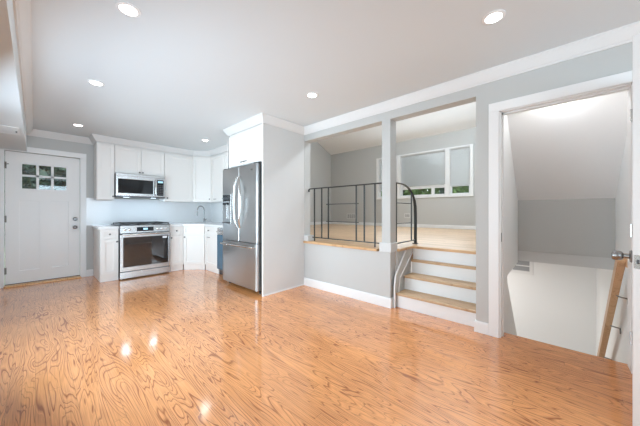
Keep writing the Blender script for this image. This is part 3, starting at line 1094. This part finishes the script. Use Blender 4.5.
def fdoor(x0, x1, z0, z1, name, bow=.006):
    m = MB()
    n = 10
    pts = []
    r = .012
    for k in range(n + 1):
        u = k / n
        x = x0 + (x1 - x0) * u
        e_ = 0.0
        dx = min(x - x0, x1 - x)
        if dx < r:
            e_ = r - math.sqrt(max(0, r * r - (r - dx) ** 2))
        pts.append((x, e_ - bow * math.sin(PI * u) + bow))
    pts = [(x0, .012), (x0 + .003, .005), (x0 + .010, .001)] + [(x, y - 0.0) for x, y in pts[1:-1]] + [(x1 - .010, .001), (x1 - .003, .005), (x1, .012)]
    pts += [(x1, .068), (x0, .068)]
    m.prism(pts, z0, z1, 'z')
    return m.build(name, 'steelh', t, smooth=True, world=False)


dl = fdoor(.002, hx_ - .002, .70, 1.785, 'left_door')
drr = fdoor(hx_ + .002, RW - .002, .70, 1.785, 'right_door')
dw = fdoor(.002, RW - .002, .060, .690, 'freezer_drawer')
for o, xh, s in ((dl, hx_ - .028, -1), (drr, hx_ + .028, 1)):
    pts = []
    e0, e1 = (.020, .092) if s > 0 else (-.012, .034)
    for k in range(17):
        b = math.sin(PI * k / 16)
        pts.append((xh + s * (e0 + (e1 - e0) * b), -.004 - .040 * min(1, b * 2.2) ** .8, .90 + .74 * k / 16))
    MB().tube(pts, [.014 if 0 < k < 16 else .016 for k in range(17)], 10, flat=(1.0, 1.15)).build('handle', 'chrome', o, smooth=True, world=False)
MB().tube([(.05, .0, .640), (.05, -.048, .645), (.09, -.055, .645), (RW - .09, -.055, .645), (RW - .05, -.048, .645), (RW - .05, .0, .640)], .013, 10).build('handle', 'chrome', dw, smooth=True, world=False)
# water dispenser in the far door
MB().box(.020, .270, -.006, .004, .95, 1.40, .004).build('dispenser_frame', 'steel', dl, world=False)
MB().box(.032, .258, -.0075, -.005, 1.29, 1.388).build('dispenser_display', 'display', dl, world=False)
MB().box(.036, .254, -.0070, -.005, .965, 1.27).build('dispenser_recess', 'steelh', dl, world=False)
MB().box(.165, .185, -.022, -.006, 1.02, 1.24, .004).build('dispenser_paddle', 'steel', dl, world=False)
MB().box(.075, .215, -.035, -.006, 1.235, 1.27, .004).build('dispenser_spout', 'black', dl, world=False)
MB().box(.040, .25, -.03, -.006, .955, .968, .002).build('dispenser_tray', 'darksteel', dl, world=False)
MB().box(RW - .15, RW - .10, -.0012, .004, 1.70, 1.715).build('badge', 'chrome', drr, world=False)
for x in (.02, RW - .10):
    MB().box(x, x + .08, .01, .07, 1.785, 1.800).build('hinge_cover', 'darksteel', t, world=False)

# ---------------------------------------------------------------- range
GX0, GX1 = .940, 1.688
GW = GX1 - GX0
YG = 5.292
t = thing('kitchen_range', 'stainless gas range with black oven window and black cooktop', 'range', (GX0, YG, 0))
MB().box(.002, GW - .002, .035, YB - YG - .008, .03, .895).build('body', 'darksteel', t, world=False)
for x in (.05, GW - .05):
    for y in (.07, .65):
        MB().cyl((x, y, 0), (x, y, .031), .016, 10).build('foot', 'black', t, world=False)
MB().box(.001, GW - .001, .002, .034, .018, .125, .003).build('storage_drawer', 'steel', t, world=False)
d = MB()
d.box(.001, .042, 0, .034, .135, .745, .002).box(GW - .036, GW - .001, 0, .034, .135, .745, .002)
d.box(.042, GW - .036, 0, .034, .135, .205, .002).box(.042, GW - .036, 0, .034, .700, .745, .002)
dd = d.build('oven_door', 'steel', t, world=False)
WORLD[dd.name] = Matrix.Identity(4)
MB().box(.042, GW - .036, .003, .03, .205, .700).build('oven_window', 'ovenglass', dd, world=False)
MB().tube([(.035, .0, .748), (.035, -.045, .752), (.06, -.052, .752), (GW - .06, -.052, .752), (GW - .035, -.045, .752), (GW - .035, 0, .748)], .013, 10).build('handle', 'chrome', dd, smooth=True, world=False)
MB().box(GW - .125, GW - .055, .0015, .0028, .655, .688).build('sticker', 'sticker', dd, world=False)
cp = MB().prism([(-.004, .775), (.03, .775), (.03, .895), (.012, .895)], .001, GW - .001, 'x')
cpo = cp.build('control_panel', 'steel', t, world=False)
nv = Vector((0, -.12, .016)).normalized()


def panel_pt(x, z):
    return Vector((x, -.004 + .016 * (z - .775) / .12, z))


for x in (.065, .125, GW - .20, GW - .135, GW - .07):
    MB().lathe([(0, .024), (.004, .024), (.006, .019), (.026, .017), (.029, .012)], panel_pt(x, .832), nv, 18).build('knob', 'chrome', cpo, smooth=True, world=False)
Rm = Matrix.Translation(panel_pt(.355, .832)) @ Matrix.Rotation(-math.atan2(.016, .12), 4, 'X')
MB().box(-.125, .125, -.003, .004, -.035, .035, .001, mat=Rm).build('display_panel', 'display', cpo, world=False)
MB().box(-.03, .035, -.0038, -.003, -.012, .018, mat=Rm).build('readout', 'readout', cpo, world=False)
ct = MB().box(-.004, GW + .004, .010, YB - YG - .02, .895, .906, .003).build('cooktop', 'black', t, world=False)
for x0 in (.02, .26, .50):
    g = MB()
    x1 = x0 + .23
    y0, y1 = .05, .66
    for x in (x0, x1):
        g.box(x - .007, x + .007, y0, y1, .922, .936)
    for y in (y0, (y0 + y1) / 2, y1):
        g.box(x0, x1, y - .007, y + .007, .922, .936)
    g.box((x0 + x1) / 2 - .006, (x0 + x1) / 2 + .006, y0, y1, .922, .934)
    for x in (x0, x1):
        for y in (y0, y1):
            g.box(x - .008, x + .008, y - .008, y + .008, .905, .924)
    g.build('grate', 'iron', t, world=False)
for x, y in ((.135, .2), (.135, .5), (.375, .35), (.615, .2), (.615, .5)):
    MB().lathe([(0, .05), (.008, .05), (.01, .035), (.016, .033)], (x, y, .905), (0, 0, 1), 18).build('burner', 'darksteel', t, smooth=True, world=False)

# ---------------------------------------------------------------- microwave
MX0, MX1 = .944, 1.716
MW = MX1 - MX0
t = thing('microwave', 'stainless over-the-range microwave with black window', 'microwave', (MX0, 5.655, 1.392))
mz = 1.808 - 1.392
MB().box(.003, MW - .003, .035, YB - 5.655 - .006, .012, mz - .002).build('body', 'darksteel', t, world=False)
d = MB()
wx0, wx1, wz_0, wz_1 = .032, .565, .070, .320
d.box(.002, wx0, 0, .034, .02, .375, .003).box(wx1, .625, 0, .034, .02, .375, .003)
d.box(wx0, wx1, 0, .034, .02, wz_0, .003).box(wx0, wx1, 0, .034, wz_1, .375, .003)
dd = d.build('door', 'steel', t, world=False)
WORLD[dd.name] = Matrix.Identity(4)
MB().box(wx0, wx1, .003, .03, wz_0, wz_1).build('window', 'mwglass', dd, world=False)
MB().tube([(.600, 0, .06), (.600, -.036, .075), (.600, -.040, .20), (.600, -.036, .325), (.600, 0, .34)], .013, 10).build('handle', 'chrome', dd, smooth=True, world=False)
MB().box(.628, MW - .003, 0, .034, .02, .375, .003).build('control_side', 'steel', t, world=False)
MB().box(.632, MW - .03, -.002, .002, .045, .345).build('keypad', 'display', t, world=False)
k_ = MB()
for r in range(6):
    for c in range(3):
        k_.box(.648 + c * .03, .668 + c * .03, -.003, -.0018, .065 + r * .033, .082 + r * .033)
k_.build('buttons', 'darksteel', t, world=False)
MB().box(.645, MW - .045, -.003, -.0018, .29, .325).build('clock', 'readout', t, world=False)
g = MB()
g.box(.002, MW - .002, .004, .034, .377, mz - .002, .002)
for k in range(24):
    x = .03 + k * .03
    g.box(x, x + .02, .0, .006, .386, .400)
g.build('vent_grille', 'steel', t, world=False)
MB().box(.003, MW - .003, .0, .34, .0, .018).build('underside', 'darksteel', t, world=False)
for x in (.17, .60):
    MB().box(x - .04, x + .04, .09, .15, -.0006, .001).build('hood_lamp', 'lampblue', t, world=False)
    l = bpy.data.lights.new('hood_light', 'AREA')
    l.shape, l.size, l.size_y, l.energy, l.color = 'RECTANGLE', .08, .06, 1.1, (.62, .82, 1.0)
    lo = bpy.data.objects.new('hood_light', l)
    COL.objects.link(lo)
    lo.parent = t
    lo.location = (x, .12, -.006)

# ---------------------------------------------------------------- faucet
fx_, fy_ = 2.50, 5.72
t = thing('kitchen_faucet', 'brushed nickel gooseneck faucet on the corner countertop', 'faucet', (fx_, fy_, .89), math.radians(100))
MB().lathe([(0, .028), (.006, .028), (.010, .022), (.09, .019), (.10, .014)], (0, 0, 0), (0, 0, 1), 18).build('base', 'faucet', t, smooth=True, world=False)
pts = [(0, 0, .09), (0, 0, .27)]
for k in range(1, 11):
    a = PI * k / 10
    pts.append((0, -.085 * (1 - math.cos(a)) * .9 * -1 if False else .080 * (1 - math.cos(a)), .27 + .09 * math.sin(a)))
pts.append((0, .16, .24))
MB().tube(pts, .0125, 12).build('gooseneck', 'faucet', t, smooth=True, world=False)
MB().lathe([(0, .014), (.02, .017), (.07, .019), (.09, .015)], (0, .16, .245), (0, 0, -1), 16).build('spray_head', 'faucet', t, smooth=True, world=False)
MB().tube([(0, 0, .05), (-.045, 0, .06), (-.085, 0, .085)], [.011, .009, .007], 10).build('lever', 'faucet', t, smooth=True, world=False)

# ---------------------------------------------------------------- outside
struct('ground_outside', MB().box(7.7, 16, -6, 14, -.3, -.25).box(-8, 7.6, 6.3, 16, -.3, -.25), 'lawn')


def shrub(name, label, loc, r, n, mat, seed, leaf=.07):
    rnd = random.Random(seed)
    m = MB()
    for k in range(n):
        v = Vector((rnd.gauss(0, 1), rnd.gauss(0, 1), rnd.gauss(0, 1))).normalized()
        rad = (0.45 + 0.55 * rnd.random() ** .5) * (0.85 + .35 * noise.noise(v * 1.7 + Vector((seed, 0, 0))))
        p = Vector((v.x * r[0], v.y * r[1], v.z * r[2])) * rad
        a = Vector((rnd.gauss(0, 1), rnd.gauss(0, 1), rnd.gauss(0, .6))).normalized()
        b = a.cross(Vector((rnd.gauss(0, 1), rnd.gauss(0, 1), rnd.gauss(0, 1)))).normalized()
        s = leaf * (.6 + .8 * rnd.random())
        q = [p - a * s, p + b * s * .45, p + a * s, p - b * s * .45]
        vs = [m.bm.verts.new(Vector(loc) + x) for x in q]
        m.bm.faces.new(vs)
    t = thing(name, label, 'shrub', (loc[0], loc[1], -.25))
    o = m.build('foliage', mat, t)
    st = MB().tube([(loc[0], loc[1], -.25), (loc[0] + .05, loc[1], loc[2] * .5), (loc[0], loc[1], loc[2])], .05, 7)
    st.build('stem', 'hinge', t)
    return t


shrub('garden_shrub', 'green leafy shrub outside the left part of the upper window', (9.3, 5.0, 1.6), (.7, .62, 1.6), 3000, 'leaf', 3, .10)
shrub('garden_shrub', 'green leafy shrub outside the middle of the upper window', (9.3, 3.55, 1.7), (.7, .62, 1.6), 3000, 'leaf', 5, .10)
shrub('garden_shrub', 'green leafy shrub outside the right part of the upper window', (9.3, 2.1, 1.6), (.7, .62, 1.6), 3000, 'leaf', 8, .10)
shrub('garden_tree', 'tall leafy tree farther out, behind the left garden shrubs', (12.0, 5.8, 2.2), (1.0, 1.35, 2.6), 4200, 'leafdark', 21, .16)
shrub('garden_tree', 'tall leafy tree farther out, behind the right garden shrubs', (12.0, 2.6, 2.2), (1.0, 1.35, 2.6), 4200, 'leafdark', 23, .16)
shrub('evergreen_shrub', 'dark evergreen shrub close outside the front door glass', (.1, 8.3, 1.7), (1.1, .7, 1.7), 7000, 'leafdark', 11, .10)
shrub('evergreen_tree', 'tall dark evergreen tree farther out, behind the shrub at the front door', (.5, 11.0, 2.4), (2.2, 1.0, 2.9), 7000, 'leafdark', 14, .17)
